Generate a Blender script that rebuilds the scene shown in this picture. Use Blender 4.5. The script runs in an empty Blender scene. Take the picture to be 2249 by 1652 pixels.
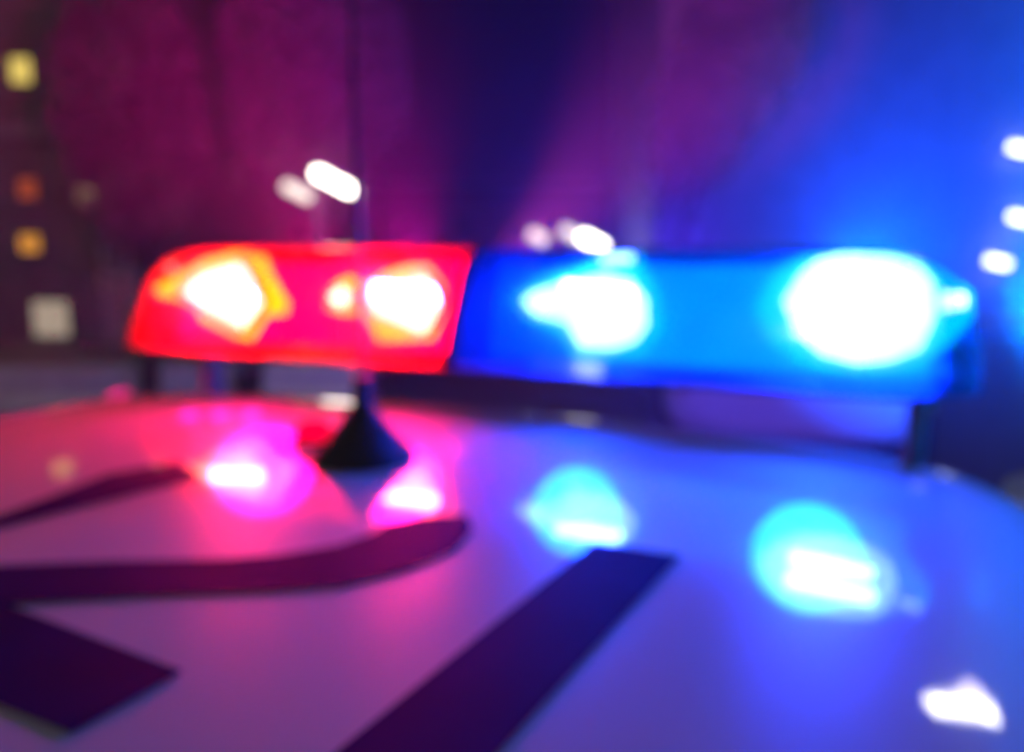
import bpy, bmesh, math, random
from mathutils import Vector, Matrix
from mathutils.geometry import tessellate_polygon
R = math.radians
random.seed(7)
sc = bpy.context.scene
col = sc.collection

# ------------------------------------------------------------------ camera
CAM = Vector((0.0, 0.0, 1.640)); PITCH = R(9.0); FPX = 1800.0; PW, PH = 2249.0, 1652.0
cd = bpy.data.cameras.new('camera'); cam = bpy.data.objects.new('camera', cd); col.objects.link(cam)
cam.location = CAM; cam.rotation_euler = (R(90) - PITCH, 0, 0)
cd.sensor_width = 36.0; cd.lens = 36.0 * FPX / PW; cd.clip_start = 0.02; cd.clip_end = 1000
cd.dof.use_dof = True; cd.dof.focus_distance = 0.12; cd.dof.aperture_fstop = 9.0; cd.dof.aperture_blades = 0
sc.camera = cam

# ------------------------------------------------------------------ night sky
world = bpy.data.worlds.new('World'); sc.world = world; world.use_nodes = True
nt = world.node_tree; nt.nodes.clear()
wo = nt.nodes.new('ShaderNodeOutputWorld'); bg = nt.nodes.new('ShaderNodeBackground')
sky = nt.nodes.new('ShaderNodeTexSky'); sky.sky_type = 'NISHITA'; sky.sun_disc = False
sky.sun_elevation = R(-4.0); sky.sun_rotation = R(160); sky.altitude = 50
tint = nt.nodes.new('ShaderNodeMix'); tint.data_type = 'RGBA'; tint.blend_type = 'MULTIPLY'; tint.inputs[0].default_value = 1.0
tint.inputs[7].default_value = (0.35, 0.20, 1.0, 1)
nt.links.new(sky.outputs[0], tint.inputs[6]); nt.links.new(tint.outputs[2], bg.inputs[0])
bg.inputs[1].default_value = 0.03
nt.links.new(bg.outputs[0], wo.inputs[0])

# ------------------------------------------------------------------ view and render settings
sc.view_settings.view_transform = 'Standard'; sc.view_settings.look = 'None'
sc.view_settings.exposure = 0.0; sc.view_settings.gamma = 1.0; sc.view_settings.use_curve_mapping = False
sc.render.engine = 'CYCLES'
sc.cycles.use_denoising = True
try: sc.cycles.denoiser = 'OPENIMAGEDENOISE'
except Exception: pass
sc.cycles.sample_clamp_indirect = 6.0
sc.cycles.use_adaptive_sampling = True; sc.cycles.adaptive_threshold = 0.03
sc.cycles.max_bounces = 4; sc.cycles.transparent_max_bounces = 12
sc.cycles.diffuse_bounces = 2; sc.cycles.glossy_bounces = 2; sc.cycles.volume_bounces = 0
sc.cycles.caustics_reflective = False; sc.cycles.caustics_refractive = False

# ------------------------------------------------------------------ helpers
def pixel_ray(px, py):
    x = (px - PW / 2) / FPX; y = -(py - PH / 2) / FPX
    return Vector((x, math.cos(PITCH) + y * math.sin(PITCH), -math.sin(PITCH) + y * math.cos(PITCH)))
def at(px, py, Y):                     # the point on that line of sight at world depth Y
    d = pixel_ray(px, py); return CAM + d * (Y / d.y)

class MB:
    def __init__(s): s.v = []; s.f = []; s.smooth = []
    def add(s, vs, fs, smooth=False):
        b = len(s.v); s.v += [tuple(p) for p in vs]
        for f in fs: s.f.append(tuple(b + i for i in f)); s.smooth.append(smooth)
        return s
    def box(s, lo, hi, bev=0.0, M=None):
        bm = bmesh.new(); bmesh.ops.create_cube(bm, size=1.0)
        c = [(lo[i] + hi[i]) / 2 for i in range(3)]; d = [hi[i] - lo[i] for i in range(3)]
        for v in bm.verts: v.co = Vector([c[i] + v.co[i] * d[i] for i in range(3)])
        if bev > 0: bmesh.ops.bevel(bm, geom=list(bm.edges), offset=bev, segments=2, affect='EDGES', profile=0.5)
        bm.verts.index_update()
        vs = [(M @ v.co if M else v.co.copy()) for v in bm.verts]
        s.add(vs, [[v.index for v in f.verts] for f in bm.faces]); bm.free(); return s
    def tube(s, pts, rads, n=12, caps=True):
        pts = [Vector(p) for p in pts]; rings = []
        if not hasattr(rads, '__len__'): rads = [rads] * len(pts)
        for i, p in enumerate(pts):
            t = (pts[min(i + 1, len(pts) - 1)] - pts[max(i - 1, 0)]).normalized()
            a = t.cross(Vector((0, 0, 1)) if abs(t.z) < 0.9 else Vector((1, 0, 0))).normalized(); b = t.cross(a)
            rings.append([p + (a * math.cos(2 * math.pi * k / n) + b * math.sin(2 * math.pi * k / n)) * rads[i] for k in range(n)])
        vs = [q for r in rings for q in r]; fs = []
        for i in range(len(rings) - 1):
            for k in range(n):
                fs.append((i * n + k, i * n + (k + 1) % n, (i + 1) * n + (k + 1) % n, (i + 1) * n + k))
        s.add(vs, fs, True)
        if caps:
            s.add(rings[0], [tuple(range(n))]); s.add(rings[-1], [tuple(reversed(range(n)))])
        return s
    def rings(s, rings, closed=True, caps=False, smooth=True):
        n = len(rings[0]); vs = [q for r in rings for q in r]; fs = []
        for i in range(len(rings) - 1):
            for k in range(n if closed else n - 1):
                fs.append((i * n + k, i * n + (k + 1) % n, (i + 1) * n + (k + 1) % n, (i + 1) * n + k))
        s.add(vs, fs, smooth)
        if caps:
            s.add(rings[0], [tuple(reversed(range(n)))]); s.add(rings[-1], [tuple(range(n))])
        return s
    def prism(s, pts, off):             # polygon (3D points) pushed along off
        n = len(pts); off = Vector(off); P = [Vector(p) for p in pts]; Q = [p + off for p in P]
        s.add(P + Q, [tuple(range(n)), tuple(reversed(range(n, 2 * n)))] + [(i, i + n, (i + 1) % n + n, (i + 1) % n) for i in range(n)])
        return s
    def build(s, name, m, parent=None, loc=None, fix=True):
        me = bpy.data.meshes.new(name); me.from_pydata(s.v, [], s.f)
        me.polygons.foreach_set('use_smooth', s.smooth)
        if fix:
            bm = bmesh.new(); bm.from_mesh(me); bmesh.ops.recalc_face_normals(bm, faces=list(bm.faces)); bm.to_mesh(me); bm.free()
        me.materials.append(m); me.update()
        o = bpy.data.objects.new(name, me); col.objects.link(o)
        if parent: o.parent = parent
        if loc is not None: o.location = loc
        return o

def tag(o, label=None, cat=None, group=None, kind=None):
    for k, v in (('label', label), ('category', cat), ('group', group), ('kind', kind)):
        if v: o[k] = v
    return o
def empty(name, loc=(0, 0, 0), rz=0.0):
    o = bpy.data.objects.new(name, None); col.objects.link(o); o.empty_display_size = 0.2
    o.location = loc; o.rotation_euler = (0, 0, rz); return o
def share(o, name, parent, loc=(0, 0, 0), rz=0.0):
    c = bpy.data.objects.new(name, o.data); col.objects.link(c); c.parent = parent; c.location = loc; c.rotation_euler = (0, 0, rz); return c

# ------------------------------------------------------------------ materials
def paint(name, rgb, rough=0.5, metal=0.0, coat=0.0, var=0.12, scale=6.0, bump=0.0, spec=0.5, coat_rough=0.05):
    m = bpy.data.materials.new(name); m.use_nodes = True; t = m.node_tree; b = t.nodes['Principled BSDF']
    tc = t.nodes.new('ShaderNodeTexCoord'); n = t.nodes.new('ShaderNodeTexNoise'); n.inputs['Scale'].default_value = scale; n.inputs['Detail'].default_value = 6
    t.links.new(tc.outputs['Object'], n.inputs['Vector'])
    r = t.nodes.new('ShaderNodeValToRGB')
    r.color_ramp.elements[0].position = 0.3; r.color_ramp.elements[1].position = 0.7
    r.color_ramp.elements[0].color = (*[c * (1 - var) for c in rgb], 1); r.color_ramp.elements[1].color = (*[min(1, c * (1 + var)) for c in rgb], 1)
    t.links.new(n.outputs['Fac'], r.inputs[0]); t.links.new(r.outputs[0], b.inputs['Base Color'])
    b.inputs['Roughness'].default_value = rough; b.inputs['Metallic'].default_value = metal
    b.inputs['Specular IOR Level'].default_value = spec
    b.inputs['Coat Weight'].default_value = coat; b.inputs['Coat Roughness'].default_value = coat_rough
    if bump:
        bp = t.nodes.new('ShaderNodeBump'); bp.inputs['Strength'].default_value = bump; bp.inputs['Distance'].default_value = 0.02
        t.links.new(n.outputs['Fac'], bp.inputs['Height']); t.links.new(bp.outputs[0], b.inputs['Normal'])
    return m
def glow(name, rgb, strength):
    m = bpy.data.materials.new(name); m.use_nodes = True; t = m.node_tree; t.nodes.clear()
    o = t.nodes.new('ShaderNodeOutputMaterial'); e = t.nodes.new('ShaderNodeEmission')
    e.inputs[0].default_value = (*rgb, 1); e.inputs[1].default_value = strength
    t.links.new(e.outputs[0], o.inputs[0]); return m
def lens_plastic(name, clear, body, mixf):
    m = bpy.data.materials.new(name); m.use_nodes = True; t = m.node_tree; t.nodes.clear()
    o = t.nodes.new('ShaderNodeOutputMaterial'); tr = t.nodes.new('ShaderNodeBsdfTransparent'); tl = t.nodes.new('ShaderNodeBsdfTranslucent')
    df = t.nodes.new('ShaderNodeBsdfDiffuse'); gl = t.nodes.new('ShaderNodeBsdfGlossy')
    tr.inputs[0].default_value = (*clear, 1); tl.inputs[0].default_value = (*body, 1); df.inputs[0].default_value = (*[c * 0.4 for c in body], 1)
    gl.inputs[0].default_value = (1, 1, 1, 1); gl.inputs['Roughness'].default_value = 0.08
    a = t.nodes.new('ShaderNodeMixShader'); a.inputs[0].default_value = 0.15
    t.links.new(tl.outputs[0], a.inputs[1]); t.links.new(df.outputs[0], a.inputs[2])
    # optical flutes moulded into the plastic: frosting varies across the lens
    tc = t.nodes.new('ShaderNodeTexCoord'); n = t.nodes.new('ShaderNodeTexNoise'); n.inputs['Scale'].default_value = 14; n.inputs['Detail'].default_value = 3
    t.links.new(tc.outputs['Object'], n.inputs['Vector'])
    mr = t.nodes.new('ShaderNodeMapRange'); mr.inputs[1].default_value = 0.3; mr.inputs[2].default_value = 0.7
    mr.inputs[3].default_value = max(0, mixf - 0.12); mr.inputs[4].default_value = min(1, mixf + 0.12)
    t.links.new(n.outputs['Fac'], mr.inputs[0])
    b = t.nodes.new('ShaderNodeMixShader'); t.links.new(mr.outputs[0], b.inputs[0])
    t.links.new(tr.outputs[0], b.inputs[1]); t.links.new(a.outputs[0], b.inputs[2])
    lw = t.nodes.new('ShaderNodeFresnel'); lw.inputs[0].default_value = 1.45
    c = t.nodes.new('ShaderNodeMixShader'); t.links.new(lw.outputs[0], c.inputs[0]); t.links.new(b.outputs[0], c.inputs[1]); t.links.new(gl.outputs[0], c.inputs[2])
    t.links.new(c.outputs[0], o.inputs[0]); return m
def glass(name, rgb=(0.02, 0.025, 0.03)):
    return paint(name, rgb, rough=0.04, coat=1.0, var=0.05, spec=0.8)

RED = (1.0, 0.06, 0.05); BLUE = (0.044, 0.085, 1.0)
M = {
 'white': paint('white_car_paint', (0.40, 0.40, 0.41), rough=0.40, coat=1.0, var=0.03, scale=3, coat_rough=0.05, spec=0.1),
 'vinyl': paint('dark_navy_vinyl', (0.005, 0.004, 0.05), rough=0.65, coat=0.0, var=0.15, scale=20, spec=0.02),
 'black': paint('black_plastic', (0.012, 0.012, 0.013), rough=0.45, var=0.2, scale=30),
 'rubber': paint('black_rubber', (0.015, 0.015, 0.016), rough=0.8, var=0.2, scale=40, bump=0.2),
 'steel': paint('brushed_steel', (0.5, 0.5, 0.52), rough=0.3, metal=1.0, var=0.08, scale=40),
 'glass': glass('tinted_car_glass'),
 'chrome': paint('chrome_reflector', (0.85, 0.85, 0.85), rough=0.15, metal=1.0, var=0.02),
 'red_lens': lens_plastic('red_lens_plastic', (0.95, 0.7, 0.65), (0.95, 0.02, 0.04), 0.5),
 'blue_lens': lens_plastic('blue_lens_plastic', (0.65, 0.75, 0.95), (0.01, 0.20, 0.95), 0.5),
 'red_led': glow('red_led_light', RED, 120.0),
 'blue_led': glow('blue_led_light', BLUE, 85.0),
 'red_guide': glow('red_fill_glow', (1.0, 0.0, 0.045), 12.0),  # added emitters that brighten the lens from inside
 'blue_guide': glow('blue_fill_glow', (0.0, 0.02, 1.0), 5.0),
 'cyan_guide': glow('cyan_fill_glow', (0.0, 0.20, 0.80), 3.6),
 'red_chip': glow('red_led_chip', (1.0, 0.022, 0.11), 1300.0),
 'blue_chip': glow('blue_led_chip', (0.022, 0.05, 1.0), 1050.0),
 'red_optic': glow('amber_halo_glow', (1.0, 0.13, 0.0), 19.0),  # scattered glow around the LEDs, put into emitting plates
 'blue_optic': glow('cyan_halo_glow', (0.0, 0.26, 0.45), 5.5),
 'violet_led': glow('violet_led_light', (0.45, 0.02, 1.0), 5.0),
 'asphalt': paint('asphalt', (0.05, 0.05, 0.052), rough=0.75, var=0.3, scale=3, bump=0.3),
 'paving': paint('concrete_paving', (0.28, 0.27, 0.26), rough=0.8, var=0.2, scale=4, bump=0.2),
 'kerb': paint('kerb_stone', (0.34, 0.33, 0.32), rough=0.8, var=0.15, scale=8, bump=0.2),
 'line': paint('road_paint', (0.75, 0.75, 0.72), rough=0.6, var=0.15, scale=12),
 'concrete': paint('pale_concrete', (0.62, 0.56, 0.46), rough=0.85, var=0.15, scale=5, bump=0.3),
 'plaster': paint('brown_plaster', (0.26, 0.2, 0.2), rough=0.85, var=0.2, scale=2, bump=0.2),
 'pale_plaster': paint('pale_plaster', (0.5, 0.42, 0.42), rough=0.85, var=0.15, scale=2, bump=0.2),
 'render': paint('pale_render', (0.42, 0.42, 0.45), rough=0.8, var=0.12, scale=1.5, bump=0.2),
 'dark_brick': paint('dark_brick', (0.08, 0.06, 0.06), rough=0.85, var=0.3, scale=5, bump=0.3),
 'frame': paint('window_frame_metal', (0.05, 0.05, 0.055), rough=0.5, var=0.1),
 'pane': glass('dark_window_glass', (0.01, 0.012, 0.016)),
 'pole': paint('grey_galvanised_pole', (0.16, 0.16, 0.17), rough=0.5, metal=0.6, var=0.1),
 'bark': paint('tree_bark', (0.07, 0.05, 0.04), rough=0.9, var=0.3, scale=15, bump=0.5),
 'leaf': paint('tree_leaves', (0.12, 0.13, 0.09), rough=0.6, var=0.35, scale=3),
 'pale_leaf': paint('pale_tree_leaves', (0.13, 0.14, 0.11), rough=0.6, var=0.35, scale=3),
 'lamp_white': glow('street_lamp_light', (1.0, 0.92, 0.78), 11.0),
 'lamp_wall': glow('wall_lamp_light', (.9, .95, 1.0), 5.0),
 'lamp_tall': glow('tall_lamp_light', (1.0, .96, .9), 24.0),
 'lamp_dim': glow('dim_lamp_light', (1.0, 0.92, 0.78), 1.6),
 'win_yellow': glow('yellow_lit_window', (1.0, 0.74, 0.16), 0.9),
 'win_red': glow('reddish_lit_window', (1.0, 0.16, 0.06), 0.35),
 'win_beige': glow('beige_lit_window', (1.0, 0.65, 0.30), 0.35),
 'win_orange': glow('orange_lit_window', (1.0, 0.40, 0.05), 0.75),
 'win_pale': glow('pale_lit_window', (1.0, 0.80, 0.60), 0.40),
}

M['white'].node_tree.nodes['Principled BSDF'].inputs['Coat IOR'].default_value = 2.0   # thick wet-look clear coat
_t = M['white'].node_tree; _n = _t.nodes.new('ShaderNodeTexNoise'); _n.inputs['Scale'].default_value = 22; _n.inputs['Detail'].default_value = 8
_m = _t.nodes.new('ShaderNodeMapRange'); _m.inputs[1].default_value = .35; _m.inputs[2].default_value = .7; _m.inputs[3].default_value = .02; _m.inputs[4].default_value = .075   # dust and wiped smears
_t.links.new(_t.nodes['Texture Coordinate'].outputs['Object'], _n.inputs['Vector']); _t.links.new(_n.outputs['Fac'], _m.inputs[0])
_t.links.new(_m.outputs[0], _t.nodes['Principled BSDF'].inputs['Coat Roughness'])

# ------------------------------------------------------------------ ground
tag(MB().box((-150, -150, -0.3), (150, 150, 0)).build('road', M['asphalt']), 'dark asphalt street under the police car', 'road', kind='structure')
tag(MB().box((-90, 10.6, 0.0), (-3.4, 90, 0.13), 0.02).build('pavement', M['paving']), 'concrete pavement before the shop building', 'pavement', kind='structure')
tag(MB().box((-90, 10.42, 0.0), (-3.4, 10.595, 0.14), 0.02).build('kerb', M['kerb']), 'pale kerb along the pavement', 'kerb', kind='structure')
tag(MB().box((1.5, 15.0, 0.0), (90, 90, 0.12), 0.02).build('pavement', M['paving']), 'concrete pavement before the pale rendered building', 'pavement', kind='structure')
for i in range(5):
    m = MB(); m.box((-0.06, -1.0, 0.0), (0.06, 1.0, 0.004))
    o = m.build('lane_marking', M['line'], loc=(-2.6 + i * 0.15, 6 + i * 5.0, 0.002)); tag(o, 'white painted dash on the asphalt', 'road marking', kind='structure')

# ------------------------------------------------------------------ police car (local: x across to its right, y forward, z up; origin under the light bar)
CX, CY, ROT = -0.072, 0.900, -R(23.0); BARY = 0.14
car = empty('police_car', (CX, CY, 0), ROT)
tag(car, 'white police car with dark numerals on its glossy roof under the light bar', 'car')
CARM = Matrix.Translation((CX, CY, 0)) @ Matrix.Rotation(ROT, 4, 'Z'); CARI = CARM.inverted()
ZR = 1.454
def roof_z(u, v):
    z = ZR - 0.018 * (u / 0.55) ** 2
    s = max(0.0, abs(u) - 0.49); z -= 2.6 * s * s
    s = max(0.0, v - 0.01); z -= 1.5 * s * s
    s = max(0.0, -v - 1.0); z -= 0.9 * s * s
    return z
def grid(fn, n1, n2):
    vs = [fn(i / n1, j / n2) for i in range(n1 + 1) for j in range(n2 + 1)]
    fs = [(i * (n2 + 1) + j, (i + 1) * (n2 + 1) + j, (i + 1) * (n2 + 1) + j + 1, i * (n2 + 1) + j + 1) for i in range(n1) for j in range(n2)]
    return MB().add(vs, fs, True)
def roof_pt(a, b):
    u = -0.6 + 1.2 * a; v = -1.25 + 1.42 * b
    # rounded plan corners
    v2 = v - (0.10 * max(0, abs(u) / 0.6 - 0.55) ** 2 / 0.2 if v > -0.3 else 0) * max(0, (v + 0.3) / 0.47)
    return (u, v2, roof_z(u, v))
roof = grid(roof_pt, 48, 60).build('roof', M['white'], car, fix=False)
sm = roof.modifiers.new('thick', 'SOLIDIFY'); sm.thickness = 0.015; sm.offset = -1
# dark numerals laid on the roof
OLD = Matrix.Translation((-0.056, 0.884, 0)) @ Matrix.Rotation(math.atan2(-0.436, 0.9), 4, 'Z')
def decal(pts, name):
    pts = [(CARI @ OLD @ Vector((u, v, 0)))[:2] for u, v in pts]
    P = [Vector((u, v, 0)) for u, v in pts]
    tris = tessellate_polygon([P])
    me = bpy.data.meshes.new(name)
    fs = [t if (P[t[1]] - P[t[0]]).cross(P[t[2]] - P[t[0]]).z > 0 else (t[0], t[2], t[1]) for t in tris]
    me.from_pydata([(p.x, p.y, roof_z(p.x, p.y) + 0.0012) for p in P], [], fs); me.materials.append(M['vinyl'])
    o = bpy.data.objects.new(name, me); col.objects.link(o); o.parent = car; return o
two = [(-.035, -.583), (.155, -.583), (.157, -.53), (.022, -.522), (.075, -.486), (.134, -.448), (.165, -.424), (.183, -.39), (.192, -.348), (.184, -.311),
       (.165, -.285), (.138, -.305), (.127, -.328), (.129, -.346), (.122, -.375), (.10, -.405), (.078, -.424),
       (.02, -.456), (-.035, -.490)]
tag(decal(two, 'numeral'), 'dark numeral shaped like a two')
tag(decal([(.250, -.75), (.252, -.553), (.259, -.38), (.262, -.29), (.318, -.285), (.313, -.374), (.306, -.524), (.304, -.75)], 'numeral'), 'dark straight numeral stroke')
tag(decal([(-.105, -.56), (-.100, -.453), (-.086, -.377), (-.070, -.300), (-.130, -.272), (-.152, -.324), (-.125, -.436), (-.16, -.56)], 'numeral'), 'dark slanting numeral stroke')

# glass and pillars
def lerp(a, b, t): return tuple(a[i] + (b[i] - a[i]) * t for i in range(3))
def shield(y0, z0, w0, y1, z1, w1, bow):
    def fn(a, b):
        s = 2 * a - 1; w = w0 + (w1 - w0) * b
        return (s * w, y0 + (y1 - y0) * b + bow * (1 - s * s), z0 + (z1 - z0) * b - 0.02 * s * s)
    return grid(fn, 16, 8)
shield(0.07, roof_z(0, .17) - 0.012, 0.56, 0.84, 1.10, 0.70, 0.10).build('windshield', M['glass'], car)
shield(-1.20, roof_z(0, -1.25) - 0.012, 0.56, -1.68, 1.06, 0.66, -0.06).build('rear_window', M['glass'], car)
for s in (-1, 1):
    zt = roof_z(0.58, -0.3) - 0.008
    MB().tube([(s * .575, 0.06, zt), (s * .71, 0.86, 0.99)], [.03, .035], 8).build('pillar', M['white'], car)
    MB().tube([(s * .575, -1.18, zt), (s * .68, -1.70, 1.04)], [.04, .06], 8).build('pillar', M['white'], car)
    MB().box((-.012, -.05, 0), (.012, .05, 1), 0, Matrix(((1, 0, -s * .15, s * .735), (0, 1, 0, -.35), (0, 0, zt - .99, .99), (0, 0, 0, 1)))).build('pillar', M['black'], car)
    for (a, b, c, d) in ((0.05, -0.30, 0.80, -0.30), (-0.40, -1.15, -0.40, -1.62)):
        MB().prism([(s * .575, a, zt), (s * .575, b, zt), (s * .725, d, 1.0), (s * .725, c, 1.0)], (-s * .006, 0, 0)).build('side_window', M['glass'], car)
# lower body: sections along its length
prof = [(-2.36, .48, .92, .60), (-2.30, .40, 1.0, .76), (-1.95, .34, 1.06, .85), (-1.55, .30, 1.07, .89), (-.9, .24, 1.02, .92), (0, .22, 1.0, .92), (.8, .22, 1.06, .91), (1.3, .24, 1.08, .90), (1.75, .28, 1.04, .87), (2.05, .32, .93, .80), (2.16, .42, .72, .66)]
rings = []
for (y, zb, zt, w) in prof:
    ring = []
    for k in range(32):
        t = 2 * math.pi * k / 32; c, s_ = math.cos(t), math.sin(t)
        ring.append((w * math.copysign(abs(c) ** 0.42, c), y, (zb + zt) / 2 + (zt - zb) / 2 * math.copysign(abs(s_) ** 0.5, s_)))
    rings.append(ring)
body = MB().rings(rings, caps=True).build('body', M['white'], car)
hood = grid(lambda a, b: ((2 * a - 1) * (.70 - .06 * b), .92 + 1.06 * b, (1.098 + .02 * b - .15 * b * b) - .05 * (2 * a - 1) ** 2), 14, 10).build('hood', M['white'], car, fix=False)
hm = hood.modifiers.new('thick', 'SOLIDIFY'); hm.thickness = 0.012; hm.offset = 1
for s in (-1, 1):
    for (y0, y1) in ((.72, -.33), (-.37, -1.30)):
        d = MB().box((min(s * .905, s * .935), y1, .34), (max(s * .905, s * .935), y0, .93), .012).build('door', M['white'], car)
        MB().box((min(s * .936, s * .965), y1 + .10, .80), (max(s * .936, s * .965), y1 + .28, .83), .008).build('handle', M['black'], d)
    MB().box((s * .66 - .10, 2.0, .62), (s * .66 + .10, 2.13, .74), .03).build('headlight', M['glass'], car)
    MB().box((s * .62 - .14, -2.35, .72), (s * .62 + .14, -2.26, .86), .03).build('tail_light', paint('tail_light_plastic', (.25, .01, .01), .15, coat=1), car)
    mi = MB().box((s * .98 - .10, .62, .98), (s * .98 + .10, .72, 1.12), .03).build('wing_mirror', M['black'], car)
    for y in (1.32, -1.48):
        w = MB().tube([(s * .70, y, .33), (s * .915, y, .33)], .20, 20).build('wheel', M['steel'], car)
        rr = []
        for (x, r) in ((.70, .21), (.69, .30), (.72, .33), (.90, .33), (.93, .30), (.925, .21)):
            rr.append([(s * x, y + r * math.cos(2 * math.pi * k / 28), .33 + r * math.sin(2 * math.pi * k / 28)) for k in range(28)])
        MB().rings(rr).build('tyre', M['rubber'], w)
        MB().tube([(s * .915, y, .33), (s * .925, y, .33)], .06, 16).build('rim', M['chrome'], w)

# ------------------------------------------------------------------ light bar on the roof
BAR_Z = 1.45
BARW = CARM @ Vector((0, BARY, BAR_Z))
bar = empty('emergency_light_bar', BARW, ROT)
tag(bar, 'flashing police light bar, red at one end and blue at the other', 'light bar')
BARI = (Matrix.Translation(BARW) @ Matrix.Rotation(ROT, 4, 'Z')).inverted()
ZB, ZT = 0.056, 0.189
sec = [(-.140, .0), (-.137, .10), (-.118, .42), (-.094, .78), (-.078, .93), (-.055, .99), (0, 1.0), (.055, .99), (.078, .93), (.094, .78), (.118, .42), (.137, .10), (.140, .0)]
def lens(sgn):
    rings = []
    for (u, k) in ((.008, 1), (.2, 1), (.38, 1), (.43, .985), (.470, .93), (.500, .80), (.517, .62), (.526, .40)):
        rings.append([(sgn * u, v * (0.35 + 0.65 * k), ZB + (ZT - ZB) * (h * (k if h > .3 else 1) if k < .99 else h)) for v, h in sec])
    m = MB().rings(rings, closed=True)
    n = len(sec); m.add(rings[-1], [tuple(range(n))])
    return m
lens(-1).build('lens', M['red_lens'], bar)['label'] = 'glowing red plastic lens'
lens(1).build('lens', M['blue_lens'], bar)['label'] = 'glowing blue plastic lens'
MB().box((-.49, -.095, .044), (.49, .095, .0545), .004).build('base_tray', M['black'], bar)
MB().rings([[(u, v * .99, ZB + (ZT - ZB) * h * .995) for v, h in sec] for u in (-.0065, .0065)], closed=True, caps=True, smooth=False).build('divider', M['black'], bar)
for s in (-1, 1):
    zf = roof_z(.475, BARY + .03) - BAR_Z - .006
    y0 = .0 if s < 0 else .06; zf = roof_z(.485, BARY + y0 + .03) - BAR_Z - .006
    f = MB().box((s * .485 - .010, y0, zf), (s * .485 + .010, y0 + .035, .0435), .006).build('mounting_foot', M['steel'], bar)
    for y in (y0 + .010, y0 + .025): MB().tube([(s * .485, y, .012), (s * .485 + s * .016, y, .012)], .006, 10).build('bolt', M['steel'], f)

def on_plane(px, py, vb, vt):          # pixel onto a plane parallel to the bar's slanted rear face
    o = BARI @ CAM; d = (BARI.to_3x3() @ pixel_ray(px, py))
    p0 = Vector((0, vb, ZB)); n = Vector((0, ZT - ZB, -(vt - vb))).normalized()
    return o + d * ((p0 - o).dot(n) / d.dot(n))
LEDS = {
 'red': [[(398, 640), (440, 608), (500, 585), (535, 572), (560, 600), (590, 665), (560, 705), (540, 728), (490, 700), (440, 668)],
         [(722, 652), (745, 632), (775, 632), (786, 652), (772, 672), (740, 674)],
         [(800, 652), (840, 628), (905, 622), (935, 598), (962, 626), (978, 668), (955, 712), (935, 738), (880, 712), (825, 690)]],
 'blue': [[(1140, 660), (1165, 640), (1240, 618), (1270, 612), (1330, 598), (1390, 612), (1425, 655), (1428, 715), (1400, 755), (1350, 772), (1275, 768), (1245, 712), (1170, 690)],
          [(1318, 562), (1395, 558), (1398, 574), (1320, 578)],
          [(1712, 660), (1750, 600), (1790, 566), (1850, 552), (1960, 556), (2030, 580), (2060, 618), (2062, 700), (2030, 772), (1960, 800), (1880, 806), (1800, 785), (1740, 735)],
          [(2062, 640), (2120, 646), (2120, 672), (2062, 684)]],
}
CHIPS = {'red': [[[(440, 628), (555, 640), (555, 668), (440, 656)]], [[(815, 622), (962, 634), (962, 666), (815, 654)]]],
         'blue': [[[(1235, 618), (1395, 636), (1395, 664), (1235, 646)]], [[(1790, 618), (2015, 628), (2015, 670), (1790, 660)], [(1785, 686), (1995, 696), (1995, 732), (1785, 722)]]]}
HALOS = {
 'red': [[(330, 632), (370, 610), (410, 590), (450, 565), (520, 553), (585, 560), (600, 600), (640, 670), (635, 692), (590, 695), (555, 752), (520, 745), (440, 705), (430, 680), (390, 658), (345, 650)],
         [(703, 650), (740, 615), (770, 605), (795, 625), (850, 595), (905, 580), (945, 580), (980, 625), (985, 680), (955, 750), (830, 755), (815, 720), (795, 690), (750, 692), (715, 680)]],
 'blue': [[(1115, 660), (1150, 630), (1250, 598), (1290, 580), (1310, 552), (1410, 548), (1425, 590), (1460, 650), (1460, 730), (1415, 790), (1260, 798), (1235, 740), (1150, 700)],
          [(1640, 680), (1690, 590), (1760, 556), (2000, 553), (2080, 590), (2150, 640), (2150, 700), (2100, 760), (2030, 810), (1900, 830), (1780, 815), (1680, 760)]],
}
def emitter(px_list, m, d=0.0):
    P = [on_plane(x, y, -.108 + d, -.055 + d) for x, y in px_list]
    c = sum(P, Vector()) / len(P)
    P = [c + (p - c) * 0.94 for p in P]
    return c, P
for colour, groups in (('red', ((0,), (1, 2))), ('blue', ((0, 1), (2, 3)))):
    for g in groups:
        # housing: a shallow bowl open towards the rear, behind its LEDs
        ems = [emitter(LEDS[colour][i], None) for i in g]
        big = max(ems, key=lambda e: max((p - e[0]).length for p in e[1]))
        c = big[0]; r = max((p - c).length for p in big[1])
        holder = empty('led_module'); holder.parent = bar
        _, PO = emitter(HALOS[colour][0 if g[0] == 0 else 1], None, .010)
        MB().prism(PO, (0, .003, 0)).build('halo', M[colour + '_optic'], holder)  # emitting plate draws the glow ring around the LED
        rr = []
        for (k, dy) in ((.25, .035), (.7, .028), (1.0, .004)):
            rr.append([c + Vector((math.cos(t) * r * k * 1.05, dy + .026, math.sin(t) * min(r * 1.05, .056) * k)) for t in [2 * math.pi * q / 20 for q in range(20)]])
        m = MB().rings(rr); m.add(rr[0], [tuple(range(20))])
        rf = m.build('reflector', M['chrome'], holder)
        for quad in CHIPS[colour][0 if g[0] == 0 else 1]:
            MB().prism(emitter(quad, None, -.004)[1], (0, .002, 0)).build('led_chip', M[colour + '_chip'], holder)
        for _, P in ems:
            MB().prism(P, (0, .004, 0)).build('led', M[colour + '_led'], holder)
            cc = sum(P, Vector()) / len(P); Q = [cc + (p - cc) * 1.06 for p in P]
            MB().rings([[q + Vector((0, dy, 0)) for q in Q] for dy in (-.014, .004)], smooth=False).build('collar', M['black'], holder)
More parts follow.
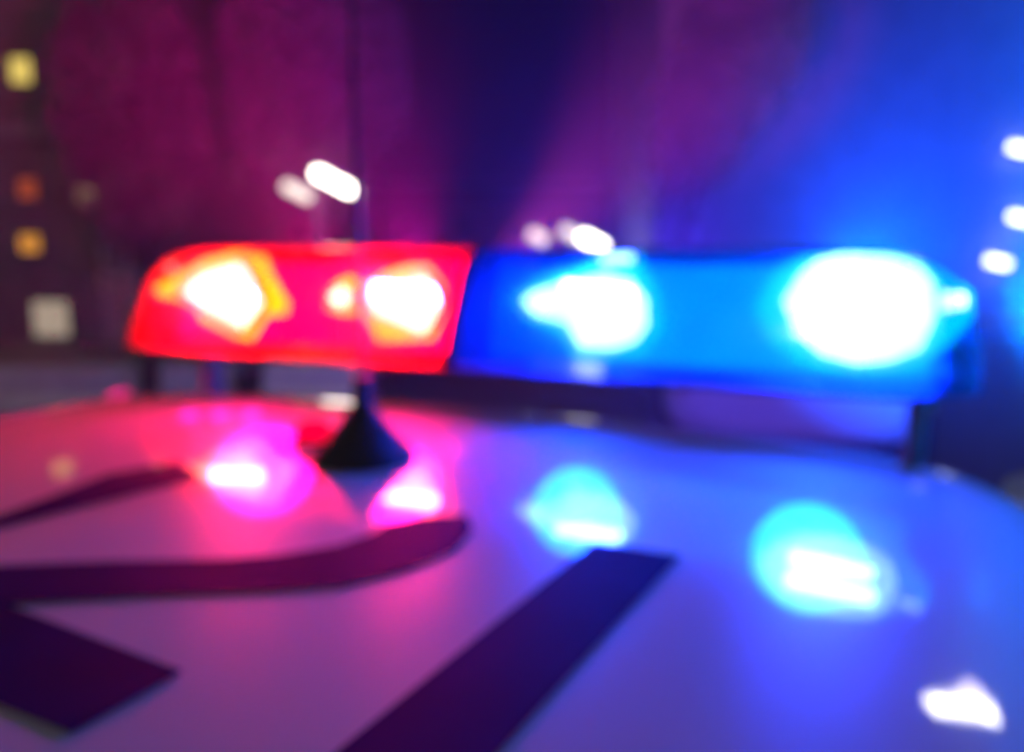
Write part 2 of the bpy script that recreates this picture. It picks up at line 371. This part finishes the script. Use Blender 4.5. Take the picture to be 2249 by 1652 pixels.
# added glowing plates behind the modules fill each half of the bar with colour
for sgn, u0, u1, colour in ((-1, .016, .47, 'red'), (1, .016, .12, 'blue'), (1, .125, .485, 'cyan')):
    MB().prism([(sgn * u0, -.062, .062), (sgn * u1, -.062, .062), (sgn * (u1 - .01), -.028, .168), (sgn * u0, -.028, .168)], (0, .006, 0)).build('fill_plate', M[colour + '_guide'], bar)
# added spots standing in for module light thrown forward, outward and onto the roof
def beam(name, loc, aim, rgb, power, cone=110, blend=0.9, size=0.03):
    l = bpy.data.lights.new(name, 'SPOT'); l.color = rgb; l.energy = power; l.spot_size = R(cone); l.spot_blend = blend; l.shadow_soft_size = size
    o = bpy.data.objects.new(name, l); col.objects.link(o); o.parent = bar; o.location = loc
    o.rotation_euler = Vector(aim).to_track_quat('-Z', 'Y').to_euler(); return o
def CARD(az, el):                      # compass direction from the camera's heading, in the bar's own frame
    d = Vector((math.sin(R(az)), math.cos(R(az)), math.tan(R(el)))); return Matrix.Rotation(-ROT, 3, 'Z') @ d
beam('red_beam', (-.38, .19, .15), CARD(-24, 13), (1, .0, .25), 1500, 34)
beam('red_beam', (-.20, .19, .15), CARD(-15, 14), (1, .0, .5), 1300, 32)
beam('red_beam', (-.14, .17, .13), (-.1, 1, -.15), (1, .03, .3), 80, 120)
beam('red_beam', (-.08, .19, .15), CARD(14.5, 14), (1, .05, .6), 2300, 22)
beam('blue_beam', (.14, .17, .13), (.1, 1, -.15), (.04, .05, 1), 700, 125)
beam('blue_beam', (.20, .19, .15), CARD(5, 16), (.06, .01, 1), 1200, 60)
beam('blue_beam', (.56, -.02, .12), (1, .4, .30), (.0, .18, 1), 7000, 140)  # added past the lens end to brighten the haze there
beam('red_beam', (-.56, -.04, .12), (-.8, -.7, -.25), (1, .0, .2), 70, 150, size=.05)
beam('red_spill', (-.24, -.165, .085), (.05, -1, -.85), (1, .0, .22), 5, 125, size=.06)  # added just outside the lens to colour the roof close by
beam('red_spill', (-.05, -.165, .085), (0, -1, -.85), (1, .0, .22), 4, 125, size=.045)
beam('blue_spill', (.165, -.165, .085), (0, -1, -.85), (.0, .06, 1), 4, 125, size=.045)
beam('blue_spill', (.395, -.165, .085), (0, -1, -.85), (.0, .08, 1), 4, 125, size=.05)
beam('blue_beam', (.08, .19, .15), CARD(-22, 8), (.03, .02, 1), 420, 75)
beam('blue_beam', (.40, .19, .15), CARD(31, 4), (.0, .07, 1), 13000, 44)
for i in range(3):
    p = on_plane(415 + i * 68, 772, -.02, -.02)
    MB().tube([(p.x, -.03, .0435), (p.x, -.03, .041)], .012, 14).build('indicator_light', M['violet_led'], bar)

# ------------------------------------------------------------------ whip antenna and puck
def roof_at(px, py, h=0.0):
    o = CARI @ CAM; d = CARI.to_3x3() @ pixel_ray(px, py); z = ZR
    for _ in range(6):
        p = o + d * ((z + h - o.z) / d.z); z = roof_z(p.x, p.y)
    return CARM @ Vector((p.x, p.y, z))
ap = roof_at(800, 1008)
ant = empty('roof_antenna', ap, ROT); tag(ant, 'black whip antenna on a conical base behind the light bar', 'antenna')
rr = []
for (r, z) in ((.046, -.001), (.046, .004), (.041, .010), (.028, .024), (.014, .042), (.009, .050)):
    rr.append([(r * math.cos(2 * math.pi * k / 24), r * math.sin(2 * math.pi * k / 24), z) for k in range(24)])
MB().rings(rr, caps=True).build('base', M['rubber'], ant)
MB().tube([(0, 0, .048), (0, 0, .074)], [.0085, .0075], 12).build('socket', M['black'], ant)
MB().tube([(0, 0, .073), (.0, .0, .30), (.003, .002, .62)], [.0026, .0022, .0014], 10).build('whip', M['black'], ant)
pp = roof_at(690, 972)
puck = empty('red_puck', pp, ROT); tag(puck, 'small round red glowing dome on the roof beside the whip base', 'marker light')
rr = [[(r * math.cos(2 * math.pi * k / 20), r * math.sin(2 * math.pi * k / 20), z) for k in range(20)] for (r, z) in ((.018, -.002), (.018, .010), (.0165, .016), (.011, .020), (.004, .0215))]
MB().rings(rr, caps=True).build('dome', glow('red_dome_glow', (1, .0, .04), 1.3), puck)  # dome emits an even red of its own
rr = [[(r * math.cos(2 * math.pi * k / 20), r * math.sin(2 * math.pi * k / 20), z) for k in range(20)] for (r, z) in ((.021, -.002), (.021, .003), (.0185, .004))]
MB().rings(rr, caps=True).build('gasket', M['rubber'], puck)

# ------------------------------------------------------------------ street lamps
def street_lamp(px, py, Y, length, tilt, m, label, light=0.0, rgb=(1, .93, .82), thick=None):
    thick = thick or .013 * Y
    c = at(px, py, Y); root = empty('street_lamp', (c.x + length * .5, c.y + .1, 0.0)); tag(root, label, 'street lamp', 'street lamps along the road')
    dirv = Vector((math.cos(tilt), 0, -math.sin(tilt))); base = root.location
    a = c - dirv * length / 2 - base; b = c + dirv * length / 2 - base
    MB().tube([(0, 0, -.01), (0, 0, .5), (0, 0, b.z + .02)], [.07, .05, .035], 10).build('pole', M['pole'], root)
    MB().tube([(0, 0, b.z), b - dirv * .1 + Vector((0, .05, .05))], .03, 8).build('arm', M['pole'], root)
    mid = (a + b) / 2; Mx = Matrix.Translation(mid) @ Matrix.Rotation(tilt, 4, 'Y')
    h = MB().box((-length / 2 - .03, -.07, .01), (length / 2 + .03, .07, .01 + thick * .5), .01, Mx).build('lamp_head', M['pole'], root)
    rt = thick * .5; MB().tube([Mx @ Vector((x * length, 0, -rt)) for x in (-.5, -.47, -.38, -.1, .0, .1, .38, .47, .5)], [rt * k for k in (.35, .75, 1, 1, .9, 1, 1, .75, .35)], 14).build('diffuser', m, h)
    if light:
        l = bpy.data.lights.new('street_lamp_light', 'SPOT'); l.energy = light; l.color = rgb; l.shadow_soft_size = .15; l.spot_size = R(150); l.spot_blend = .6
        o = bpy.data.objects.new('street_lamp_light', l); col.objects.link(o); o.parent = root; o.location = mid + Vector((0, -.15, -thick * .5 - .25)); o.rotation_euler = (R(-25), 0, 0)
    return root
T = R(27)
street_lamp(738, 388, 7.9, .42, T, M['lamp_white'], 'bright slanted street lamp high above the red lens', 15)
street_lamp(658, 410, 8.2, .30, T, M['lamp_dim'], 'dim slanted street lamp close beside the bright one above the red lens')
street_lamp(1187, 510, 24, .55, T, M['lamp_dim'], 'dim round-looking far street lamp nearest the red and blue join')
street_lamp(1262, 504, 25, .70, T, M['lamp_dim'], 'dim far street lamp partly behind a bright one above the blue lens')
street_lamp(1308, 521, 22, .75, T, M['lamp_white'], 'bright far street lamp just above the blue lens')
# tall lamps: one mirrored in the roof, two added unseen for fill
def tall_lamp(x, y, z, light, label):
    root = empty('street_lamp', (x + 1.2, y, 0)); tag(root, label, 'street lamp', 'street lamps along the road')
    MB().tube([(0, 0, -.01), (0, 0, z * .6), (0, 0, z + .1)], [.10, .08, .05], 12).build('pole', M['pole'], root)
    MB().tube([(0, 0, z + .05), (-.6, 0, z + .16), (-1.0, 0, z + .12)], .04, 8).build('arm', M['pole'], root)
    h = MB().box((-2.0, -.16, z + .03), (-.95, .16, z + .13), .03).build('lamp_head', M['pole'], root)
    MB().box((-1.95, -.13, z), (-1.0, .13, z + .028), .01).build('diffuser', M['lamp_tall'], h)
    l = bpy.data.lights.new('street_lamp_light', 'POINT'); l.energy = light; l.color = (1, .84, .8); l.shadow_soft_size = .2
    o = bpy.data.objects.new('street_lamp_light', l); col.objects.link(o); o.parent = root; o.location = (-1.45, 0, z - .06)
tall_lamp(5.5, 7.6, 5.75, 10, 'tall street lamp mirrored as a white spot in the roof')
tall_lamp(-1.2, -3.6, 6.2, 130, 'added unseen tall lamp behind the police car, brightening its roof')  # added, out of view, to brighten roof and foreground only
tall_lamp(-7.0, 5.2, 6.0, 130, 'added unseen tall lamp beside the concrete blocks, brightening them')  # added, out of view, to light the near faces of the blocks

# ------------------------------------------------------------------ buildings
def window(parent, cx, y, cz, w, h, m, name='window'):
    f = MB()
    f.box((cx - w / 2 - .06, y - .05, cz - h / 2 - .06), (cx + w / 2 + .06, y + .02, cz + h / 2 + .06), .01)
    o = f.build(name, M['frame'], parent)
    MB().box((cx - w / 2, y - .058, cz - h / 2), (cx + w / 2, y - .0505, cz + h / 2)).build('pane', m, o)
    MB().box((cx - w / 2 - .1, y - .14, cz - h / 2 - .13), (cx + w / 2 + .1, y - .002, cz - h / 2 - .065), .01).build('sill', M['kerb'], o)
    return o
YB = 13.0
xr = at(312, 500, YB).x
lb = empty('shop_building', (xr - 5, YB, 0)); tag(lb, 'dark plastered shop building with a few warm lit windows', 'building')
MB().box((-9, 0, -.05), (5, 8, 8.5)).build('wall', M['plaster'], lb)
MB().box((-9.1, -.25, 8.51), (5.1, 8.1, 8.9), .04).build('cornice', M['kerb'], lb)
MB().box((4.35, -.12, .1), (5.02, -.003, 3.2), .02).build('pilaster', M['pale_plaster'], lb)
MB().box((-9.05, -.2, 3.25), (5.05, -.003, 3.45), .02).build('string_course', M['kerb'], lb)
def lw(px, py, w, h, m, name='window'):
    p = at(px, py, YB - .05) - lb.location; return window(lb, p.x, 0, p.z, w, h, m, name)
lw(45, 155, .30, .36, M['win_yellow']); lw(60, 415, .28, .30, M['win_red']); lw(200, 430, .40, .24, M['win_beige'])
lw(65, 535, .30, .26, M['win_orange']); lw(112, 700, .55, .55, M['win_pale'], 'shop_window'); lw(255, 610, .5, .5, M['win_red'])
for x in (-7.5, -5.2): window(lb, x, 0, 5.6, .9, 1.3, M['pane'])
window(lb, 1.2, 0, 6.2, .9, 1.3, M['pane']); window(lb, 3.6, 0, 6.2, .9, 1.3, M['pane'])

rb = empty('backdrop_building', (9.5, 19.0, 0)); tag(rb, 'pale rendered building added to carry the blue glow', 'building')  # wall added so the blue spot gives a smooth blue gradient
MB().box((-6.2, 0, -.05), (9, 9, 9.5)).build('wall', M['render'], rb)
MB().box((-6.35, -.2, 9.51), (9.1, 9.1, 9.9), .04).build('cornice', M['kerb'], rb)
for z in (4.6, 7.6):
    for x in (4.6, 7.0): window(rb, x, 0, z, 1.0, 1.5, M['pane'])
for x in (4.2, 7.2): window(rb, x, 0, 1.4, 1.8, 1.8, M['pane'], 'shop_window')
def wall_lamp(px, py, label, rz=R(12)):
    p = at(px, py, 18.86); root = empty('wall_lamp', p); tag(root, label, 'wall lamp', 'wall lamps on the pale building')
    Mx = Matrix.Rotation(rz, 4, 'Y')
    b = MB().box((-.30, .02, -.12), (.30, .135, .12), .02, Mx).build('bracket', M['frame'], root)
    MB().box((-.26, -.10, -.09), (.26, .018, .09), .04, Mx).build('diffuser', M['lamp_wall'], root)
wall_lamp(2240, 328, 'upper white wall lamp on the pale building at the picture edge')
wall_lamp(2240, 480, 'middle white wall lamp on the pale building at the picture edge')
wall_lamp(2190, 576, 'lowest white wall lamp just above the end of the blue lens')
fb = empty('far_building', (-2.0, 48, 0)); tag(fb, 'dark low brick building closing the far end of the street', 'building')
MB().box((-12, 0, -.05), (10, 8, 5.0)).build('wall', M['dark_brick'], fb)
MB().box((-12.2, -.2, 5.01), (10.2, 8.2, 5.3), .03).build('cornice', M['kerb'], fb)
for x in range(-10, 10, 3): window(fb, x, 0, 2.6, 1.2, 1.4, M['pane'])

# ------------------------------------------------------------------ concrete blocks seen between roof and light bar
for (x0, x1, Y, lab) in ((-200, 292, 8.0, 'long pale concrete barrier block at the picture edge'), (362, 500, 8.15, 'short pale concrete barrier block, middle one of the row'), (585, 820, 8.3, 'pale concrete barrier block nearest the antenna')):
    a = at(x0, 830, Y); b = at(x1, 830, Y); L = (b.x - a.x)
    root = empty('concrete_block', ((a.x + b.x) / 2, Y, 0)); tag(root, lab, 'barrier', 'concrete barrier blocks on the street')
    rr = [[(x, y, z) for (y, z) in ((-.25, -.01), (-.25, .10), (-.14, .22), (-.10, .46), (.10, .46), (.14, .22), (.25, .10), (.25, -.01))] for x in (-L / 2, L / 2)]
    MB().rings(rr, caps=True, smooth=False).build('block', M['concrete'], root)
    MB().box((-L / 2 + .1, -.02, .455), (-L / 2 + .2, .02, .50), .005).build('lifting_loop', M['steel'], root)

# ------------------------------------------------------------------ a pale car parked beyond, seen under the light bar
pc = empty('parked_car', (2.35, 7.3, 0), R(-14)); tag(pc, 'pale car parked beyond the roof, seen in the gap under the blue lens', 'car')
for ch in list(car.children):
    if ch.name.startswith('numeral'): continue
    c2 = ch.copy(); col.objects.link(c2); c2.parent = pc
    for g2 in ch.children:
        d2 = g2.copy(); col.objects.link(d2); d2.parent = c2

# ------------------------------------------------------------------ trees standing in for soft coloured glows
def tree(px, py, Y, rx, rz, label, leafm, n=2600, lean=0.0, seed=1):
    rnd = random.Random(seed); c = at(px, py, Y)
    root = empty('stand_in_tree', (c.x - lean * .6, Y, 0)); tag(root, label, 'tree', 'stand-in trees')
    cl = c - root.location
    m = MB(); m.tube([(0, 0, -.02), (.03, 0, cl.z * .4), (lean * .4, 0, cl.z * .8), (cl.x, 0, cl.z + rz * .6)], [.09, .06, .04, .015], 10)
    for k in range(9):
        t = rnd.uniform(0, 6.28); z0 = cl.z - rz * .5 + k * rz * .12
        m.tube([(cl.x * .5, 0, z0), (cl.x + math.cos(t) * rx * .5, math.sin(t) * rx * .5, z0 + rz * .35), (cl.x + math.cos(t) * rx * .8, math.sin(t) * rx * .8, z0 + rz * .5)], [.04, .025, .008], 6)
    m.build('trunk', M['bark'], root)
    vs, fs = [], []
    clumps = []
    for k in range(140):
        while True:
            q = Vector((rnd.uniform(-1, 1), rnd.uniform(-1, 1), rnd.uniform(-1, 1)))
            if .3 < q.length < 1: break
        clumps.append((q, rnd.uniform(.14, .30)))
    for k in range(n):
        q, r = rnd.choice(clumps)
        p = q + Vector((rnd.gauss(0, 1), rnd.gauss(0, 1), rnd.gauss(0, 1))) * r * .6
        w = Vector((cl.x + p.x * rx + p.z * lean * .5, p.y * rx, cl.z + p.z * rz))
        a = Vector((rnd.gauss(0, 1), rnd.gauss(0, 1), rnd.gauss(0, 1))).normalized(); b = a.orthogonal().normalized(); sz = rnd.uniform(.03, .06)
        i = len(vs); vs += [w - a * sz, w + b * sz * .55, w + a * sz, w - b * sz * .55]; fs.append((i, i + 1, i + 2, i + 3))
    MB().add(vs, fs).build('crown', leafm, root, fix=False)
tree(290, 250, 8.5, .62, 1.25, 'oval tree standing in for a red glow above the end of the red lens', M['leaf'], 22000, 0, 3)
tree(690, 150, 9.0, .85, 1.45, 'broad tree standing in for a purple glow above the red lens', M['leaf'], 26000, 0, 5)
tree(1610, 120, 8.5, .60, 1.25, 'leaning pale tree standing in for a violet streak above the blue lens', M['pale_leaf'], 18000, .9, 9)

# ------------------------------------------------------------------ haze
hz = bpy.data.materials.new('haze'); hz.use_nodes = True; t = hz.node_tree; t.nodes.clear()
o = t.nodes.new('ShaderNodeOutputMaterial'); pv = t.nodes.new('ShaderNodeVolumePrincipled')
pv.inputs['Color'].default_value = (.9, .9, .92, 1); pv.inputs['Density'].default_value = 0.006; pv.inputs['Anisotropy'].default_value = 0.0
t.links.new(pv.outputs[0], o.inputs['Volume'])
tag(MB().box((-152, -152, -1.3), (152, 152, 11)).build('haze', hz), 'thin night haze filling the street', 'haze', kind='stuff')
